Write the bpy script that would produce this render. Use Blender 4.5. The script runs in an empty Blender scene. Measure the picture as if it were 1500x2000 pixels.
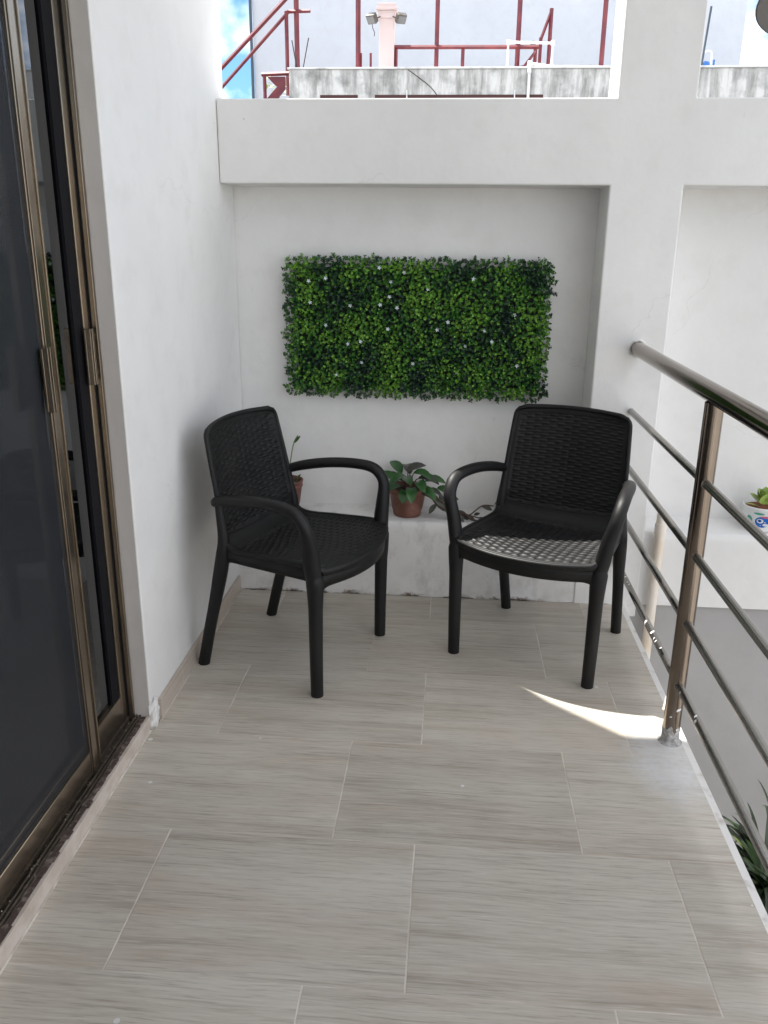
import bpy, bmesh, math, random
from mathutils import Vector, Matrix, noise
R = math.radians
random.seed(7)
scene = bpy.context.scene
C = scene.collection

# ------------------------------------------------------------------ camera
cam_d = bpy.data.cameras.new("camera")
cam = bpy.data.objects.new("camera", cam_d); C.objects.link(cam)
cam_d.sensor_fit = 'VERTICAL'; cam_d.sensor_height = 24.0
cam_d.lens = 24.0 * 1626.5 / 2000.0
cam_d.clip_start = 0.02; cam_d.clip_end = 500
yaw, pit, rol = R(4.4456), R(18.06), R(0.6063)
fw = Vector((-math.sin(yaw)*math.cos(pit), math.cos(yaw)*math.cos(pit), -math.sin(pit)))
rt = Vector((math.cos(yaw), math.sin(yaw), 0)); up = rt.cross(fw)
rt2 = rt*math.cos(rol) + up*math.sin(rol); up2 = -rt*math.sin(rol) + up*math.cos(rol)
M = Matrix((rt2, up2, -fw)).transposed().to_4x4(); M.translation = Vector((.8462, -3.1357, 1.3838))
cam.matrix_world = M
scene.camera = cam

# ------------------------------------------------------------------ world, sun, exposure
SUN = Vector((-.426, .325, 1.0)).normalized()
w = bpy.data.worlds.new("World"); scene.world = w; w.use_nodes = True
nt = w.node_tree; N = nt.nodes; Lk = nt.links
bg = N['Background']
sky = N.new('ShaderNodeTexSky'); sky.sky_type = 'NISHITA'; sky.sun_disc = False
sky.sun_elevation = math.asin(SUN.z); sky.sun_rotation = math.atan2(SUN.x, SUN.y)
sky.dust_density = 0.4; sky.ozone_density = 2.0
tc = N.new('ShaderNodeTexCoord'); nz = N.new('ShaderNodeTexNoise')
nz.inputs['Scale'].default_value = 3.2; nz.inputs['Detail'].default_value = 7; nz.inputs['Roughness'].default_value = .55
mp = N.new('ShaderNodeMapping'); mp.inputs['Scale'].default_value = (1, 1, 2.2); mp.inputs['Location'].default_value = (1.3, .4, .22)
cr = N.new('ShaderNodeValToRGB'); cr.color_ramp.elements[0].position = .44; cr.color_ramp.elements[1].position = .58
mx = N.new('ShaderNodeMix'); mx.data_type = 'RGBA'
Lk.new(tc.outputs['Generated'], mp.inputs[0]); Lk.new(mp.outputs[0], nz.inputs['Vector'])
Lk.new(nz.outputs['Fac'], cr.inputs[0])
# a gap of blue between the clouds to the north-west, with ragged edges
dt = N.new('ShaderNodeVectorMath'); dt.operation = 'DOT_PRODUCT'; dt.inputs[1].default_value = (-.235, .948, .212)
Lk.new(tc.outputs['Generated'], dt.inputs[0])
nz2 = N.new('ShaderNodeTexNoise'); nz2.inputs['Scale'].default_value = 14; nz2.inputs['Detail'].default_value = 6
Lk.new(tc.outputs['Generated'], nz2.inputs['Vector'])
ad = N.new('ShaderNodeMath'); ad.operation = 'MULTIPLY_ADD'; ad.inputs[1].default_value = .022; Lk.new(nz2.outputs['Fac'], ad.inputs[0]); Lk.new(dt.outputs['Value'], ad.inputs[2])
gp = N.new('ShaderNodeMapRange'); gp.inputs[1].default_value = 1.0045; gp.inputs[2].default_value = 1.0125; gp.inputs[3].default_value = 1; gp.inputs[4].default_value = 0
Lk.new(ad.outputs[0], gp.inputs[0])
ml = N.new('ShaderNodeMath'); ml.operation = 'MULTIPLY'; Lk.new(cr.outputs[0], ml.inputs[0]); Lk.new(gp.outputs[0], ml.inputs[1])
Lk.new(ml.outputs[0], mx.inputs['Factor'])
tn = N.new('ShaderNodeMix'); tn.data_type = 'RGBA'; tn.blend_type = 'MULTIPLY'; tn.inputs['Factor'].default_value = 1
Lk.new(sky.outputs[0], tn.inputs['A']); tn.inputs['B'].default_value = (.42, .62, .80, 1)
Lk.new(tn.outputs['Result'], mx.inputs['A']); mx.inputs['B'].default_value = (13.6, 13.5, 13.4, 1)
Lk.new(mx.outputs['Result'], bg.inputs['Color']); bg.inputs['Strength'].default_value = .12

sd = bpy.data.lights.new("sun", 'SUN'); sd.energy = 5.0; sd.angle = R(.53); sd.color = (1, .96, .9)
so = bpy.data.objects.new("sun", sd); C.objects.link(so)
so.rotation_euler = (-SUN).to_track_quat('-Z', 'Y').to_euler()
scene.view_settings.view_transform = 'Standard'; scene.view_settings.look = 'None'
scene.view_settings.exposure = 1.0; scene.view_settings.gamma = 1.0

# ------------------------------------------------------------------ material helpers
def mat(name, col, rough=.6, metal=0.0, spec=.5, bump=None, vary=None, coat=0):
    m = bpy.data.materials.new(name); m.use_nodes = True
    t = m.node_tree; b = t.nodes['Principled BSDF']
    b.inputs['Base Color'].default_value = (*col, 1); b.inputs['Roughness'].default_value = rough
    b.inputs['Metallic'].default_value = metal; b.inputs['Specular IOR Level'].default_value = spec
    b.inputs['Coat Weight'].default_value = coat
    tc = t.nodes.new('ShaderNodeTexCoord')
    if vary:      # (scale, second colour, contrast low, high)
        n = t.nodes.new('ShaderNodeTexNoise'); n.inputs['Scale'].default_value = vary[0]; n.inputs['Detail'].default_value = 6
        r = t.nodes.new('ShaderNodeMapRange'); r.inputs[1].default_value = vary[2]; r.inputs[2].default_value = vary[3]
        x = t.nodes.new('ShaderNodeMix'); x.data_type = 'RGBA'
        x.inputs['A'].default_value = (*col, 1); x.inputs['B'].default_value = (*vary[1], 1)
        t.links.new(tc.outputs['Object'], n.inputs['Vector']); t.links.new(n.outputs['Fac'], r.inputs[0])
        t.links.new(r.outputs[0], x.inputs['Factor']); t.links.new(x.outputs['Result'], b.inputs['Base Color'])
    if bump:      # (scale, strength, distance)
        n = t.nodes.new('ShaderNodeTexNoise'); n.inputs['Scale'].default_value = bump[0]; n.inputs['Detail'].default_value = 5
        u = t.nodes.new('ShaderNodeBump'); u.inputs['Strength'].default_value = bump[1]; u.inputs['Distance'].default_value = bump[2]
        t.links.new(tc.outputs['Object'], n.inputs['Vector']); t.links.new(n.outputs['Fac'], u.inputs['Height'])
        t.links.new(u.outputs[0], b.inputs['Normal'])
    return m

class G:
    """tiny node-graph helper"""
    def __init__(s, m):
        s.t = m.node_tree; s.b = s.t.nodes['Principled BSDF']
    def new(s, k): return s.t.nodes.new(k)
    def lk(s, a, b): s.t.links.new(a, b)
    def math(s, op, a, b=None, c=None):
        n = s.new('ShaderNodeMath'); n.operation = op
        for i, v in enumerate((a, b, c)):
            if v is None: continue
            if isinstance(v, (int, float)): n.inputs[i].default_value = v
            else: s.lk(v, n.inputs[i])
        return n.outputs[0]
    def noise(s, vec, scale, detail=4, rough=.5, dist=0):
        n = s.new('ShaderNodeTexNoise'); n.inputs['Scale'].default_value = scale; n.inputs['Detail'].default_value = detail
        n.inputs['Roughness'].default_value = rough; n.inputs['Distortion'].default_value = dist
        s.lk(vec, n.inputs['Vector']); return n.outputs['Fac']
    def rng(s, v, a, b, c=0.0, d=1.0):
        n = s.new('ShaderNodeMapRange'); n.inputs[1].default_value = a; n.inputs[2].default_value = b
        n.inputs[3].default_value = c; n.inputs[4].default_value = d; s.lk(v, n.inputs[0]); return n.outputs[0]
    def mix(s, f, a, b, mode='MIX'):
        n = s.new('ShaderNodeMix'); n.data_type = 'RGBA'; n.blend_type = mode
        if isinstance(f, (int, float)): n.inputs['Factor'].default_value = f
        else: s.lk(f, n.inputs['Factor'])
        for k, v in (('A', a), ('B', b)):
            if isinstance(v, tuple): n.inputs[k].default_value = (*v, 1)
            else: s.lk(v, n.inputs[k])
        return n.outputs['Result']
    def comb(s, x, y, z):
        n = s.new('ShaderNodeCombineXYZ')
        for i, v in enumerate((x, y, z)):
            if isinstance(v, (int, float)): n.inputs[i].default_value = v
            else: s.lk(v, n.inputs[i])
        return n.outputs[0]
    def bump(s, h, strength, dist):
        n = s.new('ShaderNodeBump'); n.inputs['Strength'].default_value = strength; n.inputs['Distance'].default_value = dist
        s.lk(h, n.inputs['Height']); return n.outputs[0]

def plaster(name, col=(.80, .79, .77), dirt=.0, base_dirt=False, rough=.85):
    m = mat(name, col, rough, spec=.3); g = G(m)
    tc = g.new('ShaderNodeNewGeometry'); P = tc.outputs['Position']
    sep = g.new('ShaderNodeSeparateXYZ'); g.lk(P, sep.inputs[0])
    big = g.noise(P, 1.7, 4, .55); mid = g.noise(P, 9, 5, .6); fine = g.noise(P, 70, 3, .6)
    c = g.mix(g.rng(big, .35, .65), col, tuple(v*.93 for v in col))
    c = g.mix(g.rng(mid, .5, .75, 0, .5), c, (col[0]*.86, col[1]*.855, col[2]*.84))
    # hairline cracks and pin holes
    vor = g.new('ShaderNodeTexVoronoi'); vor.feature = 'DISTANCE_TO_EDGE'; vor.inputs['Scale'].default_value = 1.1
    wv = g.new('ShaderNodeVectorMath'); wv.operation = 'ADD'; nn = g.new('ShaderNodeTexNoise'); nn.inputs['Scale'].default_value = 7; nn.inputs['Detail'].default_value = 6
    g.lk(P, nn.inputs['Vector']); sc0 = g.new('ShaderNodeVectorMath'); sc0.operation = 'SCALE'; sc0.inputs['Scale'].default_value = .22
    g.lk(nn.outputs['Color'], sc0.inputs[0]); g.lk(P, wv.inputs[0]); g.lk(sc0.outputs[0], wv.inputs[1]); g.lk(wv.outputs[0], vor.inputs['Vector'])
    ck = g.math('MULTIPLY', g.rng(vor.outputs['Distance'], .0022, .0006), g.rng(g.noise(P, 2.3, 2), .50, .60, 0, .2))
    c = g.mix(ck, c, (.42, .40, .38))
    vp = g.new('ShaderNodeTexVoronoi'); vp.inputs['Scale'].default_value = 9; g.lk(P, vp.inputs['Vector'])
    wp = g.new('ShaderNodeTexWhiteNoise'); g.lk(vp.outputs['Position'], wp.inputs['Vector'])
    ph = g.math('LESS_THAN', vp.outputs['Distance'], g.rng(wp.outputs['Value'], .90, 1.0, 0, .030))
    c = g.mix(g.math('MULTIPLY', ph, .6), c, (.22, .20, .18))
    # trowel scuffs and small spots
    sc = g.noise(g.comb(sep.outputs[0], sep.outputs[1], g.math('MULTIPLY', sep.outputs[2], .35)), 26, 5, .7)
    c = g.mix(g.rng(sc, .68, .78, 0, .35), c, (.45, .44, .42))
    if dirt:
        d = g.noise(g.comb(sep.outputs[0], sep.outputs[1], g.math('MULTIPLY', sep.outputs[2], .6)), 11, 7, .68)
        c = g.mix(g.math('MULTIPLY', g.rng(d, .52, .72), dirt), c, (.38, .36, .33))
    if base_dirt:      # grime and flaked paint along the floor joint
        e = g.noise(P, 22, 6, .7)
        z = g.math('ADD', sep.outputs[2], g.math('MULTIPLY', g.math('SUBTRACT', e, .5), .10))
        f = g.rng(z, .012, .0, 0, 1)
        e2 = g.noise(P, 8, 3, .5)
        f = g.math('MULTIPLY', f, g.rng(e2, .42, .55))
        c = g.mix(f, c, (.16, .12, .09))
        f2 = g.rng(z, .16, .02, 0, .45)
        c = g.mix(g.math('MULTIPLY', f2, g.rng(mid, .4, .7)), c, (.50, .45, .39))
    g.lk(c, g.b.inputs['Base Color'])
    h = g.math('ADD', g.math('MULTIPLY', g.noise(P, 5, 3), 2.2), g.math('ADD', g.math('MULTIPLY', mid, .5), g.math('MULTIPLY', fine, .10)))
    g.lk(g.bump(h, .45, .006), g.b.inputs['Normal'])
    return m

WALL = plaster('white_plaster')
WALLB = plaster('white_plaster_worn', dirt=.55, base_dirt=True)
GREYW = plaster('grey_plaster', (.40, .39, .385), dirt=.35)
REVEAL = plaster('reveal_shaded_plaster', (.55, .52, .49))  # darker than the wall: the reveal's weaker light is put into its colour
CEIL = plaster('ceiling_plaster', (.75, .74, .72))

def tile_floor():
    m = mat('wood_look_tile', (.4, .37, .34), .42, spec=.4); g = G(m)
    geo = g.new('ShaderNodeNewGeometry'); sep = g.new('ShaderNodeSeparateXYZ'); g.lk(geo.outputs['Position'], sep.inputs[0])
    X, Y = sep.outputs[0], sep.outputs[1]
    rr = g.math('DIVIDE', g.math('SUBTRACT', -.2128, Y), .42)
    rr = g.math('ADD', rr, 10)
    row = g.math('FLOOR', rr); fr = g.math('SUBTRACT', rr, row)
    off = g.math('ADD', .0, g.math('MULTIPLY', g.math('MODULO', row, 2), .2))     # odd rows start .2 m further on
    cc = g.math('ADD', g.math('DIVIDE', g.math('SUBTRACT', X, off), .6), 10)
    col = g.math('FLOOR', cc); fc = g.math('SUBTRACT', cc, col)
    dy = g.math('MULTIPLY', g.math('MINIMUM', fr, g.math('SUBTRACT', 1.0, fr)), .42)
    dx = g.math('MULTIPLY', g.math('MINIMUM', fc, g.math('SUBTRACT', 1.0, fc)), .6)
    wob = g.math('MULTIPLY', g.math('SUBTRACT', g.noise(geo.outputs['Position'], 40, 2), .5), .0012)
    jv = g.rng(g.math('ADD', dx, wob), .0024, .0014)
    jh = g.rng(g.math('ADD', dy, wob), .0021, .0012)
    jh = g.math('MULTIPLY', jh, g.rng(g.noise(g.comb(X, row, 0), 5, 2), .42, .56, .15, .8))
    j = g.math('MAXIMUM', jv, jh)
    wn = g.new('ShaderNodeTexWhiteNoise'); wn.noise_dimensions = '2D'; g.lk(g.comb(col, row, 0), wn.inputs['Vector'])
    rnd = wn.outputs['Value']
    sx = g.math('ADD', X, g.math('MULTIPLY', rnd, 37.0)); sy = g.math('ADD', Y, g.math('MULTIPLY', rnd, 11.0))
    # gentle waviness of the grain
    wav = g.math('MULTIPLY', g.noise(g.comb(sx, g.math('MULTIPLY', sy, 1.2), 3), 3.0, 2), .016)
    sy2 = g.math('ADD', sy, wav)
    v1 = g.comb(g.math('MULTIPLY', sx, 1.6), g.math('MULTIPLY', sy2, 22), rnd)
    v2 = g.comb(g.math('MULTIPLY', sx, 4.0), g.math('MULTIPLY', sy2, 150), rnd)
    v3 = g.comb(g.math('MULTIPLY', sx, 14), g.math('MULTIPLY', sy2, 260), rnd)
    v0 = g.comb(g.math('MULTIPLY', sx, .7), g.math('MULTIPLY', sy2, 9), rnd)
    a0 = g.noise(v0, 1.0, 2, .5); a = g.noise(v1, 1.0, 3, .55); b = g.noise(v2, 1.0, 5, .62); d = g.noise(v3, 1.0, 3, .6)
    c = g.mix(g.rng(a0, .34, .66), (.455, .405, .345), (.585, .550, .495))
    c = g.mix(g.rng(a, .36, .66, 0, .6), c, (.60, .565, .51))
    c = g.mix(g.rng(a, .44, .26, 0, .6), c, (.36, .315, .265))
    c = g.mix(g.rng(b, .52, .78, 0, .55), c, (.68, .645, .59))
    c = g.mix(g.rng(b, .45, .28, 0, .62), c, (.25, .205, .165))
    c = g.mix(g.rng(d, .54, .74, 0, .5), c, (.72, .69, .64))
    c = g.mix(g.rng(d, .46, .27, 0, .60), c, (.27, .235, .20))
    warm = g.noise(g.comb(g.math('MULTIPLY', sx, 1.5), g.math('MULTIPLY', sy2, 8), 5), 1.3, 3)
    c = g.mix(g.rng(warm, .52, .74, 0, .34), c, (.50, .385, .305))
    blot = g.noise(g.comb(X, Y, 4), 2.6, 4, .55)
    c = g.mix(g.rng(blot, .50, .70, 0, .30), c, (.40, .37, .33))
    c = g.mix(g.rng(blot, .48, .30, 0, .25), c, (.66, .645, .60))
    tint = g.rng(rnd, 0, 1, .90, 1.05)
    tn = g.new('ShaderNodeMix'); 
    c = g.mix(1.0, c, g.comb(g.math('MULTIPLY', tint, .945), g.math('MULTIPLY', tint, .935), g.math('MULTIPLY', tint, .90)), 'MULTIPLY')
    # cement smears round the railing post and along the edge
    P = geo.outputs['Position']
    dxp = g.math('SUBTRACT', X, 1.50); dyp = g.math('ADD', Y, 1.07)
    rad = g.math('SQRT', g.math('ADD', g.math('POWER', dxp, 2), g.math('MULTIPLY', g.math('POWER', dyp, 2), .55)))
    rad = g.math('ADD', rad, g.math('MULTIPLY', g.math('SUBTRACT', g.noise(g.comb(g.math('MULTIPLY', X, .6), Y, 0), 13, 5, .65), .5), .22))
    sm = g.rng(rad, .155, .07, 0, .62)
    c = g.mix(g.math('MULTIPLY', sm, g.rng(g.noise(P, 55, 3), .25, .6, .5, 1)), c, (.68, .69, .71))
    # a second smear near the wall
    c = g.mix(g.rng(g.noise(g.comb(g.math('MULTIPLY', X, .35), Y, 9), 17, 3, .6), .68, .76, 0, .35), c, (.66, .65, .63))
    # white paint specks
    vo = g.new('ShaderNodeTexVoronoi'); vo.inputs['Scale'].default_value = 13; g.lk(g.comb(X, Y, 0), vo.inputs['Vector'])
    wn2 = g.new('ShaderNodeTexWhiteNoise'); g.lk(vo.outputs['Position'], wn2.inputs['Vector'])
    size = g.rng(wn2.outputs['Value'], .86, 1.0, .0, .13)
    sp = g.math('LESS_THAN', g.math('ADD', vo.outputs['Distance'], g.math('MULTIPLY', g.noise(P, 120, 2), .03)), size)
    c = g.mix(g.math('MULTIPLY', sp, .8), c, (.72, .72, .70))
    c = g.mix(j, c, g.mix(g.rng(g.noise(P, 9, 3), .4, .6), (.70, .645, .57), (.52, .455, .385)))
    g.lk(c, g.b.inputs['Base Color'])
    g.lk(g.rng(b, .3, .7, .50, .36), g.b.inputs['Roughness'])
    h = g.math('SUBTRACT', g.math('MULTIPLY', b, .25), g.math('MULTIPLY', j, 1.2))
    g.lk(g.bump(h, .5, .0012), g.b.inputs['Normal'])
    return m
TILE = tile_floor()

def skirting():
    m = mat('beige_skirting_tile', (.5, .43, .37), .45); g = G(m)
    geo = g.new('ShaderNodeNewGeometry'); sep = g.new('ShaderNodeSeparateXYZ'); g.lk(geo.outputs['Position'], sep.inputs[0])
    n = g.noise(g.comb(g.math('MULTIPLY', sep.outputs[0], 3), g.math('MULTIPLY', sep.outputs[1], 3), g.math('MULTIPLY', sep.outputs[2], 90)), 1, 4, .6)
    fy = g.math('FRACT', g.math('ADD', g.math('DIVIDE', sep.outputs[1], .6), 10.3))
    j = g.math('LESS_THAN', fy, .005)
    c = g.mix(g.rng(n, .3, .7), (.44, .375, .315), (.56, .49, .425))
    c = g.mix(j, c, (.62, .57, .50)); g.lk(c, g.b.inputs['Base Color'])
    return m
SKIRT = skirting()
KERB = mat('pale_kerb_tile', (.60, .53, .47), .5, vary=(14, (.47, .40, .34), .45, .7), bump=(60, .3, .002))
GROUT = mat('pale_grout', (.68, .64, .58), .8, vary=(20, (.5, .46, .4), .45, .6))
EDGE = mat('white_slab_edge', (.74, .72, .69), .7, vary=(18, (.5, .47, .42), .55, .7), bump=(40, .4, .003))
PLASTIC = mat('black_plastic', (.0035, .0035, .0038), .52, spec=.36, bump=(240, .12, .0006), vary=(6, (.0075, .0075, .008), .4, .7))
STEEL = mat('bronze_steel', (.235, .195, .16), .15, metal=1.0, vary=(3, (.19, .155, .125), .4, .6), bump=(9, .04, .002))
STEELD = mat('bronze_steel_rod', (.33, .315, .295), .27, metal=1.0, bump=(12, .05, .002))
PAINTSPOT = mat('white_paint_drip', (.78, .78, .77), .7)
CEMENT = mat('cement_collar', (.46, .455, .45), .9, vary=(90, (.28, .27, .26), .4, .6), bump=(80, .8, .004))
ALU = mat('bronze_aluminium', (.30, .25, .19), .22, metal=.9, vary=(5, (.25, .205, .155), .4, .6), bump=(25, .05, .001))
ALUD = mat('dirty_bronze_track', (.13, .11, .09), .45, metal=.6, vary=(40, (.25, .21, .17), .55, .72), bump=(70, .5, .002))
MORTAR = mat('brown_mortar', (.065, .045, .038), .9, vary=(50, (.22, .18, .15), .5, .7), bump=(70, .9, .006))
DARKSTRIP = mat('black_strip', (.010, .010, .012), .7, spec=.1)
SCREW = mat('screw_metal', (.75, .72, .66), .25, metal=1)
TERRA = mat('terracotta_pot', (.155, .058, .038), .55, vary=(20, (.24, .12, .09), .48, .70), bump=(60, .25, .002))
SOIL = mat('potting_soil', (.05, .028, .018), .95, bump=(90, 1, .006))
SOILR = mat('red_soil', (.22, .07, .03), .95, bump=(90, 1, .006))
def leafmat(name, a, b, rough=.4, scale=25):
    m = mat(name, a, rough, spec=.5, vary=(scale, b, .35, .65))
    m.node_tree.nodes['Principled BSDF'].inputs['Transmission Weight'].default_value = 0
    m.node_tree.nodes['Principled BSDF'].inputs['Subsurface Weight'].default_value = 0
    return m
LEAFD = leafmat('leaf_dark', (.008, .040, .016), (.017, .060, .022))
LEAFM = leafmat('leaf_mid', (.032, .13, .015), (.052, .175, .022))
LEAFL = leafmat('leaf_bright', (.11, .28, .025), (.17, .36, .045))
LEAFB = leafmat('leaf_blackish', (.012, .030, .026), (.020, .040, .035))
HOYA = leafmat('broad_leaf_green', (.020, .075, .018), (.040, .125, .032), .30, 8)
HOYAD = leafmat('broad_leaf_purple', (.045, .040, .035), (.075, .085, .06), .38, 8)
STEM = mat('brown_stem', (.09, .045, .035), .6)
STEMG = mat('green_stem', (.12, .20, .06), .6)
SUCC = leafmat('succulent_green', (.24, .36, .07), (.34, .45, .12), .35, 14)
PALM = leafmat('strap_leaf_dark', (.010, .020, .008), (.022, .040, .012), .4, 12)
PALML = leafmat('strap_leaf_pale_edge', (.13, .17, .05), (.08, .12, .03), .4, 12)
PETAL = mat('white_petal', (.62, .70, .72), .6)
GRID = mat('dark_backing_grid', (.010, .016, .012), .7)
PVC = mat('white_pvc', (.82, .82, .80), .35)
CREAM = mat('cream_pvc_pipe', (.72, .62, .50), .4, vary=(8, (.78, .72, .64), .4, .6))
RED = mat('red_oxide_paint', (.125, .018, .028), .5, vary=(12, (.19, .028, .032), .4, .65))
REDD = mat('dark_red_beam', (.07, .022, .02), .7)
PINK = mat('pale_pink_plaster', (.68, .54, .51), .8, bump=(30, .3, .004))
FLOOD = mat('weathered_lamp_body', (.15, .13, .11), .5, vary=(40, (.08, .065, .055), .4, .6))
FLOODG = mat('lamp_lens', (.16, .16, .16), .15)
BLUE = mat('blue_plastic', (.03, .14, .42), .45)
DARKPIPE = mat('dark_slate_pipe', (.06, .08, .10), .6)
SHADE = mat('taupe_lamp_enamel', (.17, .155, .145), .45)
RUST = mat('rusty_rebar', (.07, .05, .05), .9)
CERAM = mat('white_glazed_ceramic', (.78, .80, .80), .15)
CBLUE = mat('cobalt_glaze', (.02, .16, .58), .15)
CPINK = mat('pink_glaze', (.65, .12, .22), .15)
CGREEN = mat('teal_glaze', (.08, .38, .28), .15)
CBLACK = mat('black_glaze', (.01, .01, .02), .15)
CURTAIN = mat('grey_curtain', (.42, .44, .46), .9)
ROOM = mat('room_paint', (.32, .32, .33), .9)
FARW = plaster('far_building_paint', (.56, .58, .62))

def stained():
    m = mat('stained_concrete', (.6, .6, .58), .9); g = G(m)
    geo = g.new('ShaderNodeNewGeometry'); sep = g.new('ShaderNodeSeparateXYZ'); g.lk(geo.outputs['Position'], sep.inputs[0])
    v = g.comb(g.math('MULTIPLY', sep.outputs[0], 6), g.math('MULTIPLY', sep.outputs[1], 6), g.math('MULTIPLY', sep.outputs[2], .9))
    n = g.noise(v, 1.5, 6, .68, .2); n2 = g.noise(geo.outputs['Position'], 4, 5, .6)
    c = g.mix(g.rng(n, .42, .62), (.68, .67, .64), (.30, .29, .27))
    c = g.mix(g.rng(n2, .48, .68, 0, .85), c, (.22, .215, .20))
    c = g.mix(g.rng(n2, .42, .28, 0, .7), c, (.72, .71, .68))
    g.lk(c, g.b.inputs['Base Color']); g.lk(g.bump(n2, .4, .02), g.b.inputs['Normal'])
    return m
STAINED = stained()
CAPW = mat('whitewashed_top', (.72, .72, .70), .85, vary=(5, (.45, .44, .42), .55, .7))

def glassmat(name, tint, refl_min=.06, ior=1.9):
    m = bpy.data.materials.new(name); m.use_nodes = True; t = m.node_tree
    t.nodes.remove(t.nodes['Principled BSDF']); out = t.nodes['Material Output']
    tr = t.nodes.new('ShaderNodeBsdfTransparent'); tr.inputs[0].default_value = (*tint, 1)
    gl = t.nodes.new('ShaderNodeBsdfGlossy'); gl.inputs['Roughness'].default_value = .015; gl.inputs['Color'].default_value = (.9, .92, .95, 1)
    fr = t.nodes.new('ShaderNodeFresnel'); fr.inputs['IOR'].default_value = ior
    mxs = t.nodes.new('ShaderNodeMixShader')
    t.links.new(fr.outputs[0], mxs.inputs[0]); t.links.new(tr.outputs[0], mxs.inputs[1]); t.links.new(gl.outputs[0], mxs.inputs[2])
    t.links.new(mxs.outputs[0], out.inputs[0]); return m
GLASS = glassmat('tinted_glass', (.30, .31, .33))
def screenmat():
    m = bpy.data.materials.new('insect_mesh'); m.use_nodes = True; t = m.node_tree
    b = t.nodes['Principled BSDF']; b.inputs['Base Color'].default_value = (.040, .044, .052, 1); b.inputs['Roughness'].default_value = .6
    tr = t.nodes.new('ShaderNodeBsdfTransparent'); mxs = t.nodes.new('ShaderNodeMixShader')
    tcn = t.nodes.new('ShaderNodeTexCoord'); n = t.nodes.new('ShaderNodeTexNoise'); n.inputs['Scale'].default_value = 3
    r = t.nodes.new('ShaderNodeMapRange'); r.inputs[3].default_value = .20; r.inputs[4].default_value = .42
    t.links.new(tcn.outputs['Object'], n.inputs['Vector']); t.links.new(n.outputs['Fac'], r.inputs[0])
    t.links.new(r.outputs[0], mxs.inputs[0]); t.links.new(tr.outputs[0], mxs.inputs[1]); t.links.new(b.outputs[0], mxs.inputs[2])
    t.links.new(mxs.outputs[0], t.nodes['Material Output'].inputs[0]); return m
SCREEN = screenmat()

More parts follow.
